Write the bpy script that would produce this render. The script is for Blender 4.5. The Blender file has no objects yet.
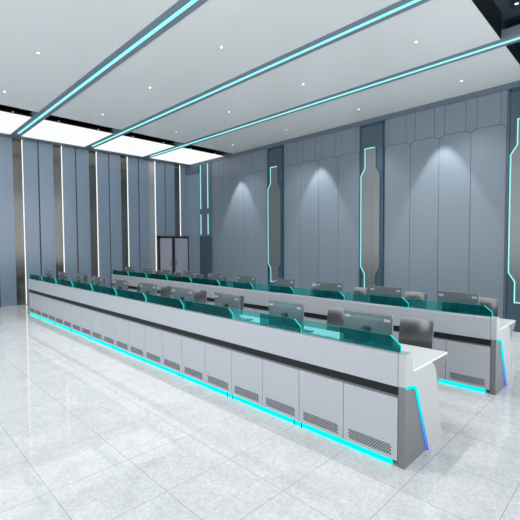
import bpy, bmesh, math, random
from mathutils import Matrix, Vector
random.seed(4)
C = bpy.context.scene.collection
PI = math.pi

# ------------------------------------------------------------------ materials
def principled(name, col, rough=.5, metal=0., spec=.5, emit=None, estr=0., coat=0., coat_rough=.05):
    m = bpy.data.materials.new(name); m.use_nodes = True
    b = m.node_tree.nodes['Principled BSDF']
    b.inputs['Base Color'].default_value = (*col, 1)
    b.inputs['Roughness'].default_value = rough
    b.inputs['Metallic'].default_value = metal
    b.inputs['Specular IOR Level'].default_value = spec
    b.inputs['Coat Weight'].default_value = coat
    b.inputs['Coat Roughness'].default_value = coat_rough
    if emit:
        b.inputs['Emission Color'].default_value = (*emit, 1)
        b.inputs['Emission Strength'].default_value = estr
    return m

def nodes(m): return m.node_tree.nodes, m.node_tree.links, m.node_tree.nodes['Principled BSDF']

def brushed(name, col, col2, rough, metal=0., scale=(60, 60, .6), spec=.5):
    """vertical grain: noise stretched along z"""
    m = principled(name, col, rough, metal, spec)
    n, l, b = nodes(m)
    tc = n.new('ShaderNodeTexCoord'); mp = n.new('ShaderNodeMapping'); mp.inputs['Scale'].default_value = scale
    no = n.new('ShaderNodeTexNoise'); no.inputs['Scale'].default_value = 1; no.inputs['Detail'].default_value = 3
    r = n.new('ShaderNodeMix'); r.data_type = 'RGBA'
    r.inputs['A'].default_value = (*col, 1); r.inputs['B'].default_value = (*col2, 1)
    l.new(tc.outputs['Object'], mp.inputs['Vector']); l.new(mp.outputs['Vector'], no.inputs['Vector'])
    l.new(no.outputs['Fac'], r.inputs['Factor']); l.new(r.outputs['Result'], b.inputs['Base Color'])
    return m

def emitter(name, col, s):
    m = bpy.data.materials.new(name); m.use_nodes = True
    n = m.node_tree.nodes; n.clear()
    e = n.new('ShaderNodeEmission'); e.inputs['Color'].default_value = (*col, 1); e.inputs['Strength'].default_value = s
    o = n.new('ShaderNodeOutputMaterial'); m.node_tree.links.new(e.outputs[0], o.inputs[0])
    return m

def glass(name, tint, gloss=.9, body=(0, .3, .3), dens=.1):
    m = bpy.data.materials.new(name); m.use_nodes = True
    n, l = m.node_tree.nodes, m.node_tree.links; n.clear()
    t = n.new('ShaderNodeBsdfTransparent'); t.inputs['Color'].default_value = (*tint, 1)
    g = n.new('ShaderNodeBsdfGlossy'); g.inputs['Roughness'].default_value = .03; g.inputs['Color'].default_value = (gloss * .3, gloss * .62, gloss * .62, 1)
    f = n.new('ShaderNodeFresnel'); f.inputs['IOR'].default_value = 1.3
    mx = n.new('ShaderNodeMixShader'); o = n.new('ShaderNodeOutputMaterial')
    df = n.new('ShaderNodeBsdfDiffuse'); df.inputs['Color'].default_value = (*body, 1)
    m2 = n.new('ShaderNodeMixShader'); m2.inputs[0].default_value = dens
    l.new(t.outputs[0], m2.inputs[1]); l.new(df.outputs[0], m2.inputs[2])
    l.new(f.outputs[0], mx.inputs[0]); l.new(m2.outputs[0], mx.inputs[1]); l.new(g.outputs[0], mx.inputs[2]); l.new(mx.outputs[0], o.inputs[0])
    return m

M = {}
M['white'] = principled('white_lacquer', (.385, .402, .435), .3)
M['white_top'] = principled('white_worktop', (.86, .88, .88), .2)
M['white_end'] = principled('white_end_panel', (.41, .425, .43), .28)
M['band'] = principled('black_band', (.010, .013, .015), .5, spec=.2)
M['grey'] = brushed('grey_metal', (.15, .155, .16), (.18, .185, .19), .45, .25, (3, 3, 90))
M['hole'] = principled('vent_hole', (.025, .03, .035), .6)
M['cyan_led'] = emitter('cyan_led', (.0, .92, .84), 1.35)
M['ceil_led'] = emitter('ceiling_led', (.2, .66, .67), 2.0)
M['col_led'] = emitter('outline_led', (.35, .95, .95), 1.15)
M['white_led'] = emitter('white_led', (1, .98, .96), 1.35)
M['lightbox'] = emitter('light_sheet', (.97, .985, .985), 1.0)
M['lens'] = emitter('lamp_lens', (1, 1, 1), 6)
M['black'] = principled('black_void', (.004, .005, .007), .6, spec=.1)
M['channel'] = principled('channel_paint', (.16, .21, .26), .4)
M['ceiling'] = principled('ceiling_paint', (.685, .715, .715), .16, spec=.5)
M['trimblue'] = principled('blue_grey_trim', (.10, .135, .17), .4)
M['wall'] = brushed('blue_grey_panel', (.15, .19, .23), (.165, .205, .245), .34, .0, (14, 14, .15), spec=.6)
M['wall_groove'] = principled('panel_groove', (.115, .148, .18), .5)
M['lpanel'] = brushed('pale_blue_panel', (.185, .25, .32), (.21, .28, .355), .2, .0, (9, 9, .12), spec=.7)
M['dark_seam'] = principled('dark_seam', (.03, .045, .06), .4)
M['bronze'] = brushed('bronze_mirror', (.11, .105, .10), (.16, .155, .15), .14, .75, (8, 8, .5))
M['painted_reflection'] = brushed('bronze_painted_reflection', (.42, .44, .47), (.46, .48, .5), .25, .5, (8, 8, .5))  # bronze strip with a pale reflection painted into its colour
M['navy'] = principled('navy_frame', (.008, .05, .10), .25)
M['navy2'] = brushed('slate_frame', (.05, .08, .11), (.065, .10, .13), .3, .2, (20, 20, .3))
M['steel'] = brushed('steel_panel', (.15, .17, .18), (.19, .205, .21), .28, .5, (16, 16, .2))
M['door_dark'] = principled('door_frame_dark', (.012, .017, .024), .35)
M['door_panel'] = principled('door_panel', (.40, .41, .48), .3)
M['glass'] = glass('teal_glass', (.60, .97, .96), body=(.0, .34, .35), dens=.12)
M['glass_dark'] = glass('deep_teal_glass', (.16, .60, .61), body=(.0, .13, .135), dens=.24)
M['glass_edge'] = emitter('glass_edge_glow', (.02, .86, .84), 1.05)
M['glass_rim'] = emitter('glass_rim_glow', (.05, .50, .50), .55)
M['mon_back'] = principled('monitor_shell', (.13, .155, .17), .2, .2)
M['mon_strip'] = principled('monitor_rim', (.20, .22, .23), .2, .5)
M['glint_and_trim'] = principled('pale_glint_and_trim', (.36, .39, .42), .35)  # pale grey for small fittings and the painted monitor glints
M['screen'] = principled('screen_black', (.01, .012, .014), .1)
M['mon_dark'] = principled('mount_black', (.03, .035, .04), .4)
M['chair'] = brushed('silver_chair_shell', (.20, .205, .21), (.25, .255, .26), .24, .8, (2, 2, 30))
M['chair_rim'] = principled('pale_rim', (.34, .36, .37), .3, .4)
M['cushion'] = principled('grey_cushion', (.12, .125, .13), .6)
M['chrome'] = principled('chrome', (.55, .56, .57), .15, 1)
M['box'] = principled('equipment_box', (.01, .16, .16), .3)
M['box_lid'] = principled('equipment_lid', (.12, .26, .26), .25)
M['darkpanel'] = principled('smoked_ceiling', (.008, .016, .022), .06, spec=.6)

def led_gradient():
    m = bpy.data.materials.new('cyan_to_violet_led'); m.use_nodes = True
    n, l = m.node_tree.nodes, m.node_tree.links; n.clear()
    tc = n.new('ShaderNodeTexCoord'); s = n.new('ShaderNodeSeparateXYZ'); r = n.new('ShaderNodeValToRGB')
    mp = n.new('ShaderNodeMapRange'); mp.inputs['From Min'].default_value = 0; mp.inputs['From Max'].default_value = .63
    e = n.new('ShaderNodeEmission'); o = n.new('ShaderNodeOutputMaterial'); e.inputs['Strength'].default_value = 1.2
    cr = r.color_ramp; cr.elements[0].color = (.10, .10, .95, 1); cr.elements[0].position = .0
    cr.elements[1].color = (.0, .85, .82, 1); cr.elements[1].position = .8
    k = cr.elements.new(.40); k.color = (.03, .42, .95, 1)
    l.new(tc.outputs['Object'], s.inputs[0]); l.new(s.outputs['Z'], mp.inputs['Value']); l.new(mp.outputs[0], r.inputs[0])
    l.new(r.outputs[0], e.inputs[0]); l.new(e.outputs[0], o.inputs[0])
    return m
M['led_grad'] = led_gradient()

def floor_material():
    m = principled('polished_stone_tiles', (.7, .7, .7), .025, spec=.5)
    n, l, b = nodes(m)
    tc = n.new('ShaderNodeTexCoord'); s = n.new('ShaderNodeSeparateXYZ'); l.new(tc.outputs['Object'], s.inputs[0])
    def joint(axis, off):
        a = n.new('ShaderNodeMath'); a.operation = 'SUBTRACT'; a.inputs[1].default_value = off - 20 * .585 - .003
        l.new(s.outputs[axis], a.inputs[0])
        q = n.new('ShaderNodeMath'); q.operation = 'MODULO'; q.inputs[1].default_value = .585; l.new(a.outputs[0], q.inputs[0])
        c = n.new('ShaderNodeMath'); c.operation = 'LESS_THAN'; c.inputs[1].default_value = .005; l.new(q.outputs[0], c.inputs[0])
        return c
    jx, jy = joint('X', 2.03), joint('Y', 1.81)
    mxj = n.new('ShaderNodeMath'); mxj.operation = 'MAXIMUM'; l.new(jx.outputs[0], mxj.inputs[0]); l.new(jy.outputs[0], mxj.inputs[1])
    n1 = n.new('ShaderNodeTexNoise'); n1.inputs['Scale'].default_value = 3.2; n1.inputs['Detail'].default_value = 8; n1.inputs['Roughness'].default_value = .72
    n1.inputs['Distortion'].default_value = 1.0
    n2 = n.new('ShaderNodeTexNoise'); n2.inputs['Scale'].default_value = 34; n2.inputs['Detail'].default_value = 4; n2.inputs['Distortion'].default_value = .8
    n3 = n.new('ShaderNodeTexNoise'); n3.inputs['Scale'].default_value = 11; n3.inputs['Detail'].default_value = 6; n3.inputs['Roughness'].default_value = .6; n3.inputs['Distortion'].default_value = 2.5
    for k in (n1, n2, n3): l.new(tc.outputs['Object'], k.inputs['Vector'])
    r1 = n.new('ShaderNodeValToRGB'); r1.color_ramp.elements[0].position = .32; r1.color_ramp.elements[1].position = .68
    r1.color_ramp.elements[0].color = (.62, .625, .63, 1); r1.color_ramp.elements[1].color = (.755, .75, .75, 1)
    r2 = n.new('ShaderNodeValToRGB'); r2.color_ramp.elements[0].position = .36; r2.color_ramp.elements[1].position = .64
    r2.color_ramp.elements[0].color = (.87, .875, .88, 1); r2.color_ramp.elements[1].color = (1.04, 1.04, 1.04, 1)
    r3 = n.new('ShaderNodeValToRGB')
    for e_, p_, v_ in ((0, .47, 1.), (1, .53, 1.)):
        r3.color_ramp.elements[e_].position = p_; r3.color_ramp.elements[e_].color = (v_, v_, v_, 1)
    k = r3.color_ramp.elements.new(.5); k.color = (.92, .93, .93, 1)
    l.new(n1.outputs['Fac'], r1.inputs[0]); l.new(n2.outputs['Fac'], r2.inputs[0]); l.new(n3.outputs['Fac'], r3.inputs[0])
    def mul(a, b_):
        x = n.new('ShaderNodeMix'); x.data_type = 'RGBA'; x.blend_type = 'MULTIPLY'; x.inputs['Factor'].default_value = 1
        l.new(a, x.inputs['A']); l.new(b_, x.inputs['B']); return x.outputs['Result']
    c = mul(mul(r1.outputs[0], r2.outputs[0]), r3.outputs[0])
    x = n.new('ShaderNodeMix'); x.data_type = 'RGBA'; l.new(mxj.outputs[0], x.inputs['Factor']); l.new(c, x.inputs['A'])
    x.inputs['B'].default_value = (.36, .37, .37, 1)
    l.new(x.outputs['Result'], b.inputs['Base Color'])
    return m
M['floor'] = floor_material()

# ------------------------------------------------------------------ mesh helpers
class MB:
    def __init__(s): s.bm = bmesh.new()
    def box(s, x0, x1, y0, y1, z0, z1, bev=0):
        r = bmesh.ops.create_cube(s.bm, size=1)
        for v in r['verts']:
            v.co = Vector(((x0 + x1) / 2 + v.co.x * (x1 - x0), (y0 + y1) / 2 + v.co.y * (y1 - y0), (z0 + z1) / 2 + v.co.z * (z1 - z0)))
        if bev:
            es = {e for v in r['verts'] for e in v.link_edges}
            bmesh.ops.bevel(s.bm, geom=list(es), offset=bev, segments=2, affect='EDGES', profile=.6)
        return s
    def prism(s, pts, a0, a1, axis='y', bev=0):
        """polygon pts extruded between a0 and a1; axis y: pts are (x,z); x: pts are (y,z); z: pts are (x,y)"""
        f = {'y': lambda p, a: (p[0], a, p[1]), 'x': lambda p, a: (a, p[0], p[1]), 'z': lambda p, a: (p[0], p[1], a)}[axis]
        A = [s.bm.verts.new(f(p, a0)) for p in pts]; B = [s.bm.verts.new(f(p, a1)) for p in pts]
        fs = [s.bm.faces.new(A), s.bm.faces.new(B[::-1])]
        for i in range(len(pts)):
            j = (i + 1) % len(pts); fs.append(s.bm.faces.new((A[j], A[i], B[i], B[j])))
        bmesh.ops.recalc_face_normals(s.bm, faces=fs)
        if bev:
            es = {e for ff in fs[:2] for e in ff.edges}
            bmesh.ops.bevel(s.bm, geom=list(es), offset=bev, segments=2, affect='EDGES', profile=.6)
        return s
    def cyl(s, p, r0, r1, h, seg=24, axis='z'):
        m = Matrix.Translation(Vector(p) + Vector({'z': (0, 0, h / 2), 'x': (h / 2, 0, 0), 'y': (0, h / 2, 0)}[axis]))
        if axis == 'x': m = m @ Matrix.Rotation(PI / 2, 4, 'Y')
        if axis == 'y': m = m @ Matrix.Rotation(-PI / 2, 4, 'X')
        bmesh.ops.create_cone(s.bm, cap_ends=True, segments=seg, radius1=r0, radius2=r1, depth=h, matrix=m); return s
    def tube(s, pts, r, seg=8):
        pts = [Vector(p) for p in pts]; rings = []
        for i, p in enumerate(pts):
            d = (pts[min(i + 1, len(pts) - 1)] - pts[max(i - 1, 0)]).normalized()
            a = d.orthogonal().normalized() if i == 0 else (a0 - d * a0.dot(d)).normalized()
            a0 = a; b = d.cross(a)
            rings.append([s.bm.verts.new(p + a * r * math.cos(2 * PI * k / seg) + b * r * math.sin(2 * PI * k / seg)) for k in range(seg)])
        for A, B in zip(rings, rings[1:]):
            for k in range(seg): s.bm.faces.new((A[k], A[(k + 1) % seg], B[(k + 1) % seg], B[k]))
        s.bm.faces.new(rings[0][::-1]); s.bm.faces.new(rings[-1]); return s
    def ribbon(s, pts, w, x0, x1, axis='x'):
        """mitred strip of width w following open polyline pts, extruded along axis from x0 to x1"""
        P = [Vector(p) for p in pts]; Ls, Rs = [], []
        for i, p in enumerate(P):
            d0 = (p - P[i - 1]).normalized() if i else (P[1] - p).normalized()
            d1 = (P[i + 1] - p).normalized() if i < len(P) - 1 else d0
            n0 = Vector((-d0.y, d0.x)); n1 = Vector((-d1.y, d1.x)); nn = (n0 + n1).normalized(); k = w / 2 / max(.4, nn.dot(n0))
            Ls.append(p + nn * k); Rs.append(p - nn * k)
        for i in range(len(P) - 1):
            s.prism([tuple(Ls[i]), tuple(Ls[i + 1]), tuple(Rs[i + 1]), tuple(Rs[i])], x0, x1, axis)
        return s
    def build(s, name, mat, parent=None, smooth=False):
        me = bpy.data.meshes.new(name); s.bm.to_mesh(me); s.bm.free()
        me.materials.append(M[mat])
        o = bpy.data.objects.new(name, me); C.objects.link(o)
        if parent: o.parent = parent
        if smooth:
            for p in me.polygons: p.use_smooth = True
            try: me.set_sharp_from_angle(angle=math.radians(35))
            except Exception: pass
        return o

def tag(o, label=None, cat=None, group=None, kind=None):
    if label: o['label'] = label
    if cat: o['category'] = cat
    if group: o['group'] = group
    if kind: o['kind'] = kind
    return o
def empty(name, loc, rz=0):
    o = bpy.data.objects.new(name, None); C.objects.link(o); o.location = loc; o.rotation_euler.z = rz
    o.empty_display_size = .1; return o
def copy_tree(o, parent=None):
    c = o.copy(); C.objects.link(c)
    if parent: c.parent = parent
    for ch in list(o.children): copy_tree(ch, c)
    return c
def struct(o, label=None): o['kind'] = 'structure'; return o

# ------------------------------------------------------------------ the room
CZ = 4.9
XR, YL = 9.05, 13.2
XMIN, YMIN = -3.5, -3.0
struct(MB().box(XMIN, XR + .2, YMIN, YL + .2, -.1, 0).build('floor', 'floor'))
# ceiling slab, split by the light channels
STR = [3.06, 5.105, 7.14]
SW = .13
m = MB(); xs = [XMIN] + [v for x in STR for v in (x - SW, x + SW)] + [XR]
for a, b in zip(xs[::2], xs[1::2]): m.box(a, b, 1.73, 10.33, CZ, CZ + .2)
ceiling = struct(m.build('ceiling', 'ceiling'))
MB().box(XMIN, XR, 10.33, 10.335, CZ, CZ + .25).build('slab_edge', 'black', ceiling)
m = MB()
for a, b in zip(xs[::2], xs[1::2]): m.box(a, b, 1.722, 1.73, CZ + .001, CZ + .2)
m.build('slab_edge', 'black', ceiling)
MB().box(XMIN, XR, 10.335, YL, CZ + .25, CZ + .3).build('recess_cover', 'black', ceiling)
MB().box(XMIN, XR, YMIN, 1.80, CZ + .2, CZ + .24).build('smoked_panel', 'darkpanel', ceiling)
struct(MB().box(XMIN, XR, 12.9, YL, CZ - .03, CZ + .2).build('trim_1', 'trimblue'))
struct(MB().box(XR - .03, XR, 1.0, 12.9, 4.78, CZ).build('trim_2', 'trimblue'))
# glowing channels
nm = ['leftmost', 'middle', 'rightmost']
for i, x in enumerate(STR):
    t = empty('ceiling_light_strip', (x, 0, CZ))
    tag(t, ['%s of the three long cyan light strips across the ceiling' % nm[i]][0], 'strip light', 'long cyan ceiling strips')
    MB().box(-SW + .001, SW - .001, YMIN, 12.89, -.012, .13).build('channel', 'channel', t)
    MB().box(-.027, .027, YMIN, 12.6, -.018, -.012).build('diffuser', 'ceil_led', t)
# light boxes beyond the slot
lb = [(XMIN, STR[0] - SW, 'left of the leftmost cyan strip'), (STR[0] + SW, STR[1] - SW, 'between the leftmost and middle cyan strips'),
      (STR[1] + SW, STR[2] - SW, 'between the middle and rightmost cyan strips'), (STR[2] + SW, XR - .03, 'in the room corner right of the rightmost strip')]
for a, b, w in lb:
    t = empty('luminous_ceiling_panel', ((a + b) / 2, 11.87, CZ))
    tag(t, 'large glowing white ceiling panel ' + w, 'light panel', 'white luminous ceiling panels')
    h = (b - a) / 2 - .002
    MB().box(-h, h, -1.05, 1.02, .0, .05)  .build('frame', 'black', t)
    MB().box(-h + .004, h - .004, -1.045, 1.015, -.004, -.0).build('diffuser', 'lightbox', t)
# downlights
def downlight():
    t = empty('ceiling_downlight', (0, 0, CZ))
    m = MB(); m.ribbon([(.024 * math.cos(a), .024 * math.sin(a)) for a in [2 * PI * k / 20 for k in range(21)]], .008, -.004, .0, 'z')
    m.build('ring', 'chair_rim', t)
    MB().cyl((0, 0, -.003), .019, .019, .003, 20).build('lens', 'lens', t)
    return t
dl0 = None
bays = ['left of the leftmost cyan strip', 'between leftmost and middle cyan strips',
        'between middle and rightmost cyan strips', 'beside the panelled right wall']
rows = ['nearest the black slot', 'second from the black slot', 'third from the black slot', 'farthest from the black slot']
def spot(name, loc, energy, size, blend, direction=(0, 0, -1), r=.03, col=(1, 1, 1)):
    l = bpy.data.lights.new(name, 'SPOT'); l.energy = energy; l.spot_size = size; l.spot_blend = blend; l.shadow_soft_size = r; l.color = col
    o = bpy.data.objects.new(name, l); C.objects.link(o); o.location = loc
    o.rotation_euler = Vector(direction).to_track_quat('-Z', 'Y').to_euler(); return o
for i, x in enumerate((2.06, 4.08, 6.15, 8.22)):
    for j, y in enumerate((9.42, 7.17, 4.93, 2.68)):
        if dl0 is None: dl0 = t = downlight()
        else: t = copy_tree(dl0)
        t.location = (x, y, CZ)
        tag(t, 'round downlight %s, %s' % (bays[i], rows[j]), 'downlight', 'recessed ceiling downlights')
        spot('downlight_lamp', (x, y, CZ - .02), 140, math.radians(96), .9)
t = copy_tree(dl0); t.location = (6.52, 1.42, CZ + .2); tag(t, 'bright round downlight in the dark smoked ceiling panel at the upper right', 'downlight')
# small spots in the black slot
ps = None
for k in range(8):
    x = 1.5 + 1.01 * k
    if ps is None:
        ps = t = empty('slot_spotlight', (0, 0, 0))
        MB().cyl((0, 0, -.05), .02, .024, .07, 16).build('body', 'white', t)
        MB().cyl((0, 0, -.053), .017, .017, .003, 16).build('lens', 'lens', t)
        MB().cyl((0, 0, .02), .005, .005, .23, 8).build('stem', 'black', t)
    else: t = copy_tree(ps)
    t.location = (x, 10.74, CZ)
    where = ['above the far left edge, leftmost of the row', 'just left of the leftmost cyan strip', 'just right of the leftmost cyan strip',
             'just left of the middle cyan strip', 'just right of the middle cyan strip', 'just left of the rightmost cyan strip',
             'just right of the rightmost cyan strip', 'nearest the right wall'][k]
    tag(t, 'tiny spotlight in black ceiling slot, ' + where, 'spotlight', 'tiny spotlights in the black ceiling slot')

# left wall (y = 13.2)
wl = struct(MB().box(XMIN, XR + .2, YL, YL + .2, 0, CZ + .3).build('wall_left', 'dark_seam'))
def wpanel(a, b, mat, name='wall_panel', z0=0.0, z1=CZ - .03, d=.03, bev=.004):
    return MB().box(a, b, YL - d, YL, z0, z1, bev).build(name, mat, wl)
k = -6
while True:
    x = 3.285 + 1.09 * k          # position of a white light line, metal strip to its left
    if x > 8.9: break
    if x > XMIN + .6:
        mt = 'painted_reflection' if k == 4 else 'bronze'  # one strip takes the copy with the painted reflection
        wpanel(x - .25, x - .012, mt, 'mirror_strip', d=.015, bev=0)
        wpanel(x + .012, x + .405, 'lpanel'); 
        e = x + .84 if x < 8.5 else XR
        if x < 8.5: wpanel(x + .44, x + .84, 'lpanel')
        lab = {-1: 'left of the others, beyond the left end of the consoles', 0: 'touching the leftmost cyan ceiling strip', 1: 'second to the right of the leftmost ceiling strip',
               2: 'below the middle cyan ceiling strip', 3: 'between the middle and rightmost ceiling strips', 4: 'faint, below the rightmost ceiling strip', 5: 'above the double door'}.get(k)
        if lab:
            z0 = 2.1 if k in (5,) else 0.02
            o = MB().box(-.0065, .0065, -.04, 0, z0, CZ - .03).build('wall_light_line', 'white_led')
            o.location = (x, YL - .0, 0)
            tag(o, 'thin vertical white light line on the left wall, ' + lab, 'wall light', 'thin white wall light lines')
    k += 1
# double door in the left wall
d = empty('door_1', (8.42, YL - .03, 0)); struct(d)
m = MB(); m.box(-.76, -.68, -.12, 0, 0, 2.09).box(.60, .625, -.12, 0, 0, 2.09).box(-.76, .625, -.12, 0, 2.01, 2.09).box(-.13, -.02, -.10, 0, 0, 2.01)
m.build('door_frame', 'door_dark', d)
MB().box(-.68, -.13, -.06, -.0, .02, 2.01).build('door_leaf', 'door_panel', d)
MB().box(-.02, .60, -.06, -.0, .02, 2.01).build('door_leaf', 'door_panel', d)
for s in (-.2, .05): MB().box(s - .01, s + .01, -.09, -.06, .95, 1.2, .003).build('door_handle', 'chrome', d)

# right wall (x = 9.05)
wr = struct(MB().box(XR, XR + .2, .3, YL, 0, CZ + .3).build('wall_right', 'wall_groove'))
COLS = [(1.40, 2.04), (4.70, 5.34), (8.00, 8.64)]
def right_bay(y0, y1, n):
    w = (y1 - y0) / n; zt = 4.13; c = .10; g = .004
    for i in range(n):
        a, b = y0 + i * w, y0 + (i + 1) * w
        pts = [(a + g, 0.0), (b - g, 0.0), (b - g, zt - c * .8), (b - g - c, zt), (a + g + c, zt), (a + g, zt - c * .8)]
        MB().prism(pts, XR - .016, XR, 'x', .005).build('wall_panel', 'wall', wr)
        MB().box(XR - .014, XR, a + c + .012, b - c - .012, zt + .012, 4.78, .004).build('upper_wall_panel', 'wall', wr)
    for i in range(n + 1):
        a = y0 + i * w; h = c + .005
        l_, r_ = (0 if i == 0 else h), (0 if i == n else h)
        pts = [(a - l_, 4.78), (a - l_, zt + .015), (a, zt - .05), (a + r_, zt + .015), (a + r_, 4.78)]
        if l_ == 0: pts = [(a, 4.78), (a, zt - .05), (a + r_, zt + .015), (a + r_, 4.78)]
        if r_ == 0: pts = [(a - l_, 4.78), (a - l_, zt + .015), (a, zt - .05), (a, 4.78)]
        MB().prism(pts, XR - .012, XR, 'x', .003).build('batten', 'wall', wr)
right_bay(2.09, 4.70, 4); right_bay(5.39, 8.00, 4); right_bay(8.70, 11.55, 5); right_bay(.3, 1.40, 2)
# recessed part near the corner
MB().box(XR - .02, XR, 12.30, 13.17, 0, 4.5, .004).build('recess_panel', 'lpanel', wr)
MB().box(XR - .06, XR, 12.30, 13.17, 4.5, 4.78, .004).build('header', 'trimblue', wr)

def pilaster(y0, y1, label):
    w = y1 - y0
    t = empty('wall_pilaster', (XR, y0, 0)); tag(t, label, 'wall pilaster', 'glowing wall pilasters')
    MB().box(-.05, 0, 0, w, 0, 4.77).build('backing', 'navy2', t)
    m = MB(); m.box(-.075, -.05, 0, .035, 0, 4.77).box(-.06, -.05, w - .02, w, 0, 4.77).box(-.06, -.05, 0, w, 4.70, 4.77)
    m.build('frame', 'navy', t)
    # outline of the inset, (y, z): y grows to the left in the picture
    L0, L1, R0, R1 = w - .04, w - .15, .085, .195
    zt, zb, k1, k2, k3, k4 = 4.15, .58, 3.66, 3.48, 1.17, .99
    pts = [(L1, zt), (R1, zt), (R1, k1), (R0, k2), (R0, k3), (R1, k4), (R1, zb), (L1, zb), (L1, k4), (L0, k3), (L0, k2), (L1, k1)]
    MB().prism(pts, -.085, -.05, 'x').build('centre_panel', 'steel', t)
    MB().box(-.06, -.05, R1 + .02, L1 - .02, .06, zb - .06).build('lower_panel', 'navy2', t)
    MB().box(-.06, -.05, R1 + .02, L1 - .02, zt + .06, 4.62).build('upper_panel', 'navy2', t)
    MB().ribbon([(R1 + .03, zt), (L1, zt), (L1, k1), (L0, k2), (L0, k3), (L1, k4), (L1, zb), (R1, zb)], .022, -.092, -.078, 'x').build('light_outline', 'col_led', t)
    return t
pilaster(*COLS[0], 'steel wall pilaster with cyan light outline at the right edge of the view')
pilaster(*COLS[1], 'steel wall pilaster with cyan light outline behind the middle of the rear console')
pilaster(*COLS[2], 'steel wall pilaster with cyan light outline farthest along the right wall')
t = empty('wall_light_column', (XR, 11.55, 0)); tag(t, 'narrow wall column near the corner with two vertical cyan light lines and slate base', 'wall column')
MB().box(-.04, 0, 0, .70, 0, 4.77).build('backing', 'trimblue', t)
MB().box(-.07, -.04, 0, .70, 0, 2.06).build('lower_panel', 'navy2', t)
for y in (.64, .20):
    MB().box(-.055, -.04, y - .016, y + .016, 2.14, 2.90).build('light_line', 'col_led', t)
    MB().box(-.055, -.04, y - .016, y + .016, 3.12, 4.77).build('light_line', 'col_led', t)

# ------------------------------------------------------------------ consoles
L = 10.05; D0 = .06; DP = .4965
def rounded(pts): return pts
END = [(0, .64), (0, .885), (.012, .893), (.085, .90), (.10, .892), (.148, .734), (.16, .734), (.49, .734), (.545, .715), (.585, .675), (.615, .61), (.64, .50), (.76, 0),
       (.43, 0), (.205, .545), (.185, .585), (.15, .61), (.10, .625)]
GUS = [(.44, .734), (.875, .734), (.885, .728), (.875, .70), (.78, .63), (.70, .565), (.65, .51), (.622, .47), (.58, .56), (.50, .66)]
PLI = [(0, 0), (.43, 0), (.205, .545), (.185, .585), (.15, .61), (.10, .625), (0, .64)]
def console(loc, label):
    t = empty('control_console', loc); tag(t, label, 'console', 'long white control consoles')
    MB().prism([(.02, .05), (.38, .05), (.18, .60), (.02, .60)], D0, L - D0, 'y').build('carcass', 'grey', t)
    for s in (0, 1):
        a, b = (0, D0) if s == 0 else (L - D0, L)
        MB().prism(END, a, b, 'y', .004).build('end_panel', 'white_end', t)
        MB().prism(PLI, a + .004, b - .004, 'y').build('end_plinth', 'grey', t)
        MB().prism(GUS, a + .004, b - .004, 'y').build('desk_bracket', 'grey', t)
        y = -.004 if s == 0 else L + .004
        MB().tube([(.012, y, .636), (.10, y, .625), (.15, y, .610), (.185, y, .585), (.205, y, .545), (.32, y, .267), (.428, y, .004)], .011).build('edge_light', 'led_grad', t)
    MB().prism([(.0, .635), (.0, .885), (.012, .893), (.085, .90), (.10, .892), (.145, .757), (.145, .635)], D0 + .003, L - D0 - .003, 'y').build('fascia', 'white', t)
    MB().box(.012, .14, D0, L - D0, .563, .635).build('recessed_band', 'band', t)  # recessed black band between fascia and doors
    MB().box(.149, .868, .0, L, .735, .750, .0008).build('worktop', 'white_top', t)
    MB().box(.40, .42, D0, L - D0,   .30, .735).build('modesty_panel', 'white', t)
    MB().box(-.002, .02, D0 + .05, L - D0 - .05, .002, .042).build('plinth_light', 'cyan_led', t)
    door = None
    for k in range(20):
        y = D0 + k * DP
        if door is None:
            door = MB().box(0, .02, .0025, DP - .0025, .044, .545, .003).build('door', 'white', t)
            door.location = (0, y, 0)
            m = MB(); cols, rws = 15, 6; w, h = .40, .085
            for r in range(rws):
                for c in range(cols):
                    yy = .048 + (c + .5 + (.5 if r % 2 else 0)) * w / (cols + .5); zz = .075 + (r + .5) * h / rws
                    m.box(-.0015, .001, yy - .0092, yy + .0092, zz - .0046, zz + .0046)
            m.build('vent', 'hole', door)
        else:
            c = copy_tree(door, t); c.location = (0, y, 0)
    foot = None
    for k in range(1, 10):
        for dy in (-.04, .05):
            y = D0 + k * 1.0 + dy
            if foot is None: foot = MB().cyl((0, 0, 0), .006, .005, .042, 10).build('foot', 'band', t); c = foot
            else: c = foot.copy(); C.objects.link(c)
            c.location = (-.004, y, 0)
    g0 = gd0 = None
    for k in range(10):
        y0 = D0 + k * 1.0 + .004; w = .992
        if g0 is None:
            g0 = MB().prism([(.561, .893), (w, .893), (w, 1.018), (.561, 1.018)], 0, .008, 'x').build('glass_screen', 'glass', t)
            MB().box(-.0005, .0085, .561, w, 1.018, 1.021).build('rim', 'glass_rim', g0)
            q = [(0, .893), (.56, .893), (.56, 1.018), (.085, 1.018), (0, .948)]
            gd0 = MB().prism(q, 0, .008, 'x').build('tinted_screen', 'glass_dark', t)
            MB().box(-.0005, .0085, .085, .56, 1.018, 1.021).build('rim', 'glass_rim', gd0)
            MB().ribbon([(-.003, .895), (-.003, .950), (.083, 1.021)], .006, -.001, .009, 'x').build('glowing_edge', 'glass_edge', gd0)
            a, b = g0, gd0
        else: a, b = copy_tree(g0, t), copy_tree(gd0, t)
        a.location = (.045, y0, 0); b.location = (.045, y0, 0)
    return t
console((2.88, 1.31, 0), 'long white control console in front, nearest the viewer')
console((5.05, 1.23, 0), 'long white control console in the rear row, nearer the right wall')

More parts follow.
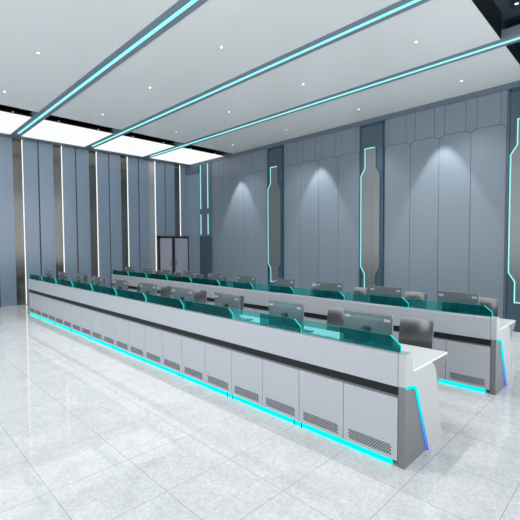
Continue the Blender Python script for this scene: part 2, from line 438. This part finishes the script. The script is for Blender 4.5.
# ------------------------------------------------------------------ things on and behind the consoles
def make_monitor():
    t = empty('monitor', (0, 0, 0))          # back faces -x
    hs = MB(); hs.box(-.012, .012, -.255, .255, .07, .36, .005); hs.build('housing', 'mon_back', t)
    MB().box(.0121, .014, -.245, .245, .082, .345).build('screen', 'screen', t)
    MB().box(-.016, .013, -.257, .257, .347, .362, .004).build('top_rim', 'mon_strip', t)
    m = MB().box(-.0135, -.012, -.245, .245, .300, .322, .0005).build('painted_highlight', 'mon_strip', t)  # lighter band, a glossy highlight painted across the back
    for y in (-.205, .21): MB().box(-.0155, -.0134, y - .03, y + .03, .298, .322, .0007).build('painted_glint', 'glint_and_trim', t)  # pale patches, reflected lights painted at the band ends
    mt = MB(); mt.box(-.03, -.012, -.038, .038, .175, .235, .004); mt.build('mount', 'mon_dark', t)
    MB().cyl((-.034, .012, .208), .010, .010, .004, 16, 'x').build('mount_bolt', 'glint_and_trim', t)
    MB().box(-.045, -.03, -.025, .025, .01, .22, .004).build('neck', 'mon_dark', t)
    MB().box(-.10, .09, -.11, .11, 0, .01, .003).build('base', 'mon_strip', t)
    return t

def make_chair():
    t = empty('office_chair', (0, 0, 0))     # back toward +x, seat toward -x
    def back(w, h, z0, off, th):
        bm = bmesh.new(); n = 16; grid = []
        for sgn in (0, 1):
            g = []
            for i in range(n + 1):
                row = []
                for j in range(n + 1):
                    u, v = -1 + 2 * i / n, -1 + 2 * j / n
                    # square to rounded square
                    r = .92; uu = u * (1 - (1 - r) * .32 * v ** 6); vv = v * (1 - (1 - r) * .32 * u ** 6)
                    x = -.035 * uu * uu - .02 * (1 - (vv + .2) ** 2) * .6 + .012 * vv + off + sgn * th * (1 - .8 * max(abs(u), abs(v)) ** 8)
                    row.append(bm.verts.new((x, uu * w / 2, z0 + (vv + 1) * h / 2)))
                g.append(row)
            grid.append(g)
        for s_, g in enumerate(grid):
            for i in range(n):
                for j in range(n):
                    f = (g[i][j], g[i + 1][j], g[i + 1][j + 1], g[i][j + 1]); bm.faces.new(f if s_ else f[::-1])
        A, B = grid
        rim = [(i, 0) for i in range(n)] + [(n, j) for j in range(n)] + [(i, n) for i in range(n, 0, -1)] + [(0, j) for j in range(n, 0, -1)]
        for a, b in zip(rim, rim[1:] + rim[:1]): bm.faces.new((A[a[0]][a[1]], A[b[0]][b[1]], B[b[0]][b[1]], B[a[0]][a[1]]))
        bmesh.ops.recalc_face_normals(bm, faces=bm.faces[:]); mb = MB(); mb.bm.free(); mb.bm = bm; return mb
    back(.35, .335, .645, .0, .022).build('backrest', 'chair', t, True)
    back(.352, .338, .646, .010, .026).build('back_shell', 'chair_rim', t, True)
    m = MB(); m.tube([(.035, 0, .74), (.05, 0, .60), (.045, 0, .48), (.0, 0, .425), (-.12, 0, .415)], .018, 10); m.build('back_support', 'chrome', t, True)
    m = MB(); m.box(-.40, .0, -.21, .21, .43, .49, .025); m.build('seat', 'cushion', t, True)
    MB().cyl((-.2, 0, .09), .025, .02, .345, 16).build('gas_column', 'chrome', t, True)
    m = MB()
    for k in range(5):
        a = 2 * PI * k / 5 + .3; m.tube([(-.2, 0, .10), (-.2 + .12 * math.cos(a), .12 * math.sin(a), .09), (-.2 + .26 * math.cos(a), .26 * math.sin(a), .065)], .016, 8)
    m.build('star_base', 'chrome', t, True)
    for k in range(5):
        a = 2 * PI * k / 5 + .3; x, y = -.2 + .26 * math.cos(a), .26 * math.sin(a)
        MB().cyl((x, y - .015, .026), .026, .026, .03, 14, 'y').build('caster', 'mon_dark', t, True)
    return t

def make_box():
    t = empty('equipment_box', (0, 0, 0))
    MB().box(0, .10, 0, .32, 0, .12, .004).build('body', 'box', t)
    MB().box(-.002, .102, -.002, .322, .12, .126, .001).build('lid', 'box_lid', t)
    MB().box(.02, .08, .24, .30, .126, .136, .002).build('switch_plate', 'glint_and_trim', t)
    return t

def make_keyboard():
    t = empty('keyboard', (0, 0, 0))
    MB().prism([(-.07, 0), (.07, 0), (.07, .01), (-.07, .022)], -.19, .19, 'y').build('base', 'mon_dark', t)
    m = MB()
    for r in range(5):
        for c in range(14):
            x = -.055 + r * .025; y = -.175 + c * .0255; z = .0215 - (x + .07) * .0857
            m.box(x - .001, x + .019, y, y + .021, z - .002, z + .004)
    m.build('keys', 'glint_and_trim', t); return t

nth = ['closest to its right end', 'second from its right end', 'third from its right end', 'fourth from its right end', 'fifth from its right end',
       'fifth from its far left end', 'fourth from its far left end', 'third from its far left end', 'second from its far left end', 'at its far left end']
chA = [1.50, 2.41, 3.36, 4.27, 5.17, 6.24, 7.15, 8.2, 9.1, 10.1]
chB = [1.47, 2.44, 3.38, 4.32, 5.25, 6.2, 7.25, 8.2, 9.2, 10.2]
protos = {}
def place(kind, fn, loc, rz, label, cat, group):
    if kind not in protos: protos[kind] = t = fn()
    else: t = copy_tree(protos[kind])
    t.location = loc; t.rotation_euler.z = rz; tag(t, label, cat, group)
for ci, (bx, by, ch, cn) in enumerate(((2.88, 1.31, chA, 'front'), (5.05, 1.23, chB, 'rear'))):
    for k in range(10):
        s = by + D0 + k * 1.0
        place('monitor', make_monitor, (bx + .40, s + .495 + .015 * k, .750), random.uniform(-.04, .04),
              'grey monitor seen from behind on the %s console, %s' % (cn, nth[k]), 'monitor', 'monitors on the %s console' % cn)
        place('chair', make_chair, (bx + 1.06, ch[k] + .175, 0), random.uniform(-.05, .05),
              'silver grey swivel chair behind the %s console, %s' % (cn, nth[k]), 'chair', 'chairs behind the %s console' % cn)
        place('box', make_box, (bx + .165, s + .10, .750), 0,
              'dark teal equipment box behind the %s console glass, %s' % (cn, nth[k]), 'equipment box', 'equipment boxes on the %s console' % cn)
        place('keyboard', make_keyboard, (bx + .62, s + .53, .750), 0,
              'dark keyboard behind a monitor on the %s console, %s' % (cn, nth[k]), 'keyboard', 'keyboards on the %s console' % cn)

# ------------------------------------------------------------------ light
for y in (3.30, 6.62, 9.93):
    spot('wall_washer', (XR - .46, y, CZ - .1), 360, math.radians(54), .35, (0, 0, -1), .03)
w = bpy.data.worlds.new('world'); bpy.context.scene.world = w; w.use_nodes = True
w.node_tree.nodes['Background'].inputs[0].default_value = (.93, .97, 1, 1)
w.node_tree.nodes['Background'].inputs[1].default_value = 2.4

# ------------------------------------------------------------------ camera
f = 391.33
Rm = [[0.70732978, -0.70686368, -0.0053223], [-0.03167401, -0.02417142, -0.99920593], [0.70617373, 0.70693669, -0.03948637]]
cam = bpy.data.cameras.new('camera'); co = bpy.data.objects.new('camera', cam); C.objects.link(co)
X = Vector(Rm[0]); Y = -Vector(Rm[1]); Z = -Vector(Rm[2])
mw = Matrix((X, Y, Z)).transposed().to_4x4(); mw.translation = (0, 0, 1.75)
co.matrix_world = mw
cam.sensor_fit = 'HORIZONTAL'; cam.sensor_width = 36; cam.lens = 36 * f / 520; cam.clip_start = .05; cam.clip_end = 100
sc = bpy.context.scene; sc.camera = co
sc.view_settings.view_transform = 'Standard'; sc.view_settings.look = 'None'; sc.view_settings.gamma = 1
sc.view_settings.use_curve_mapping = False; sc.view_settings.exposure = 0.0
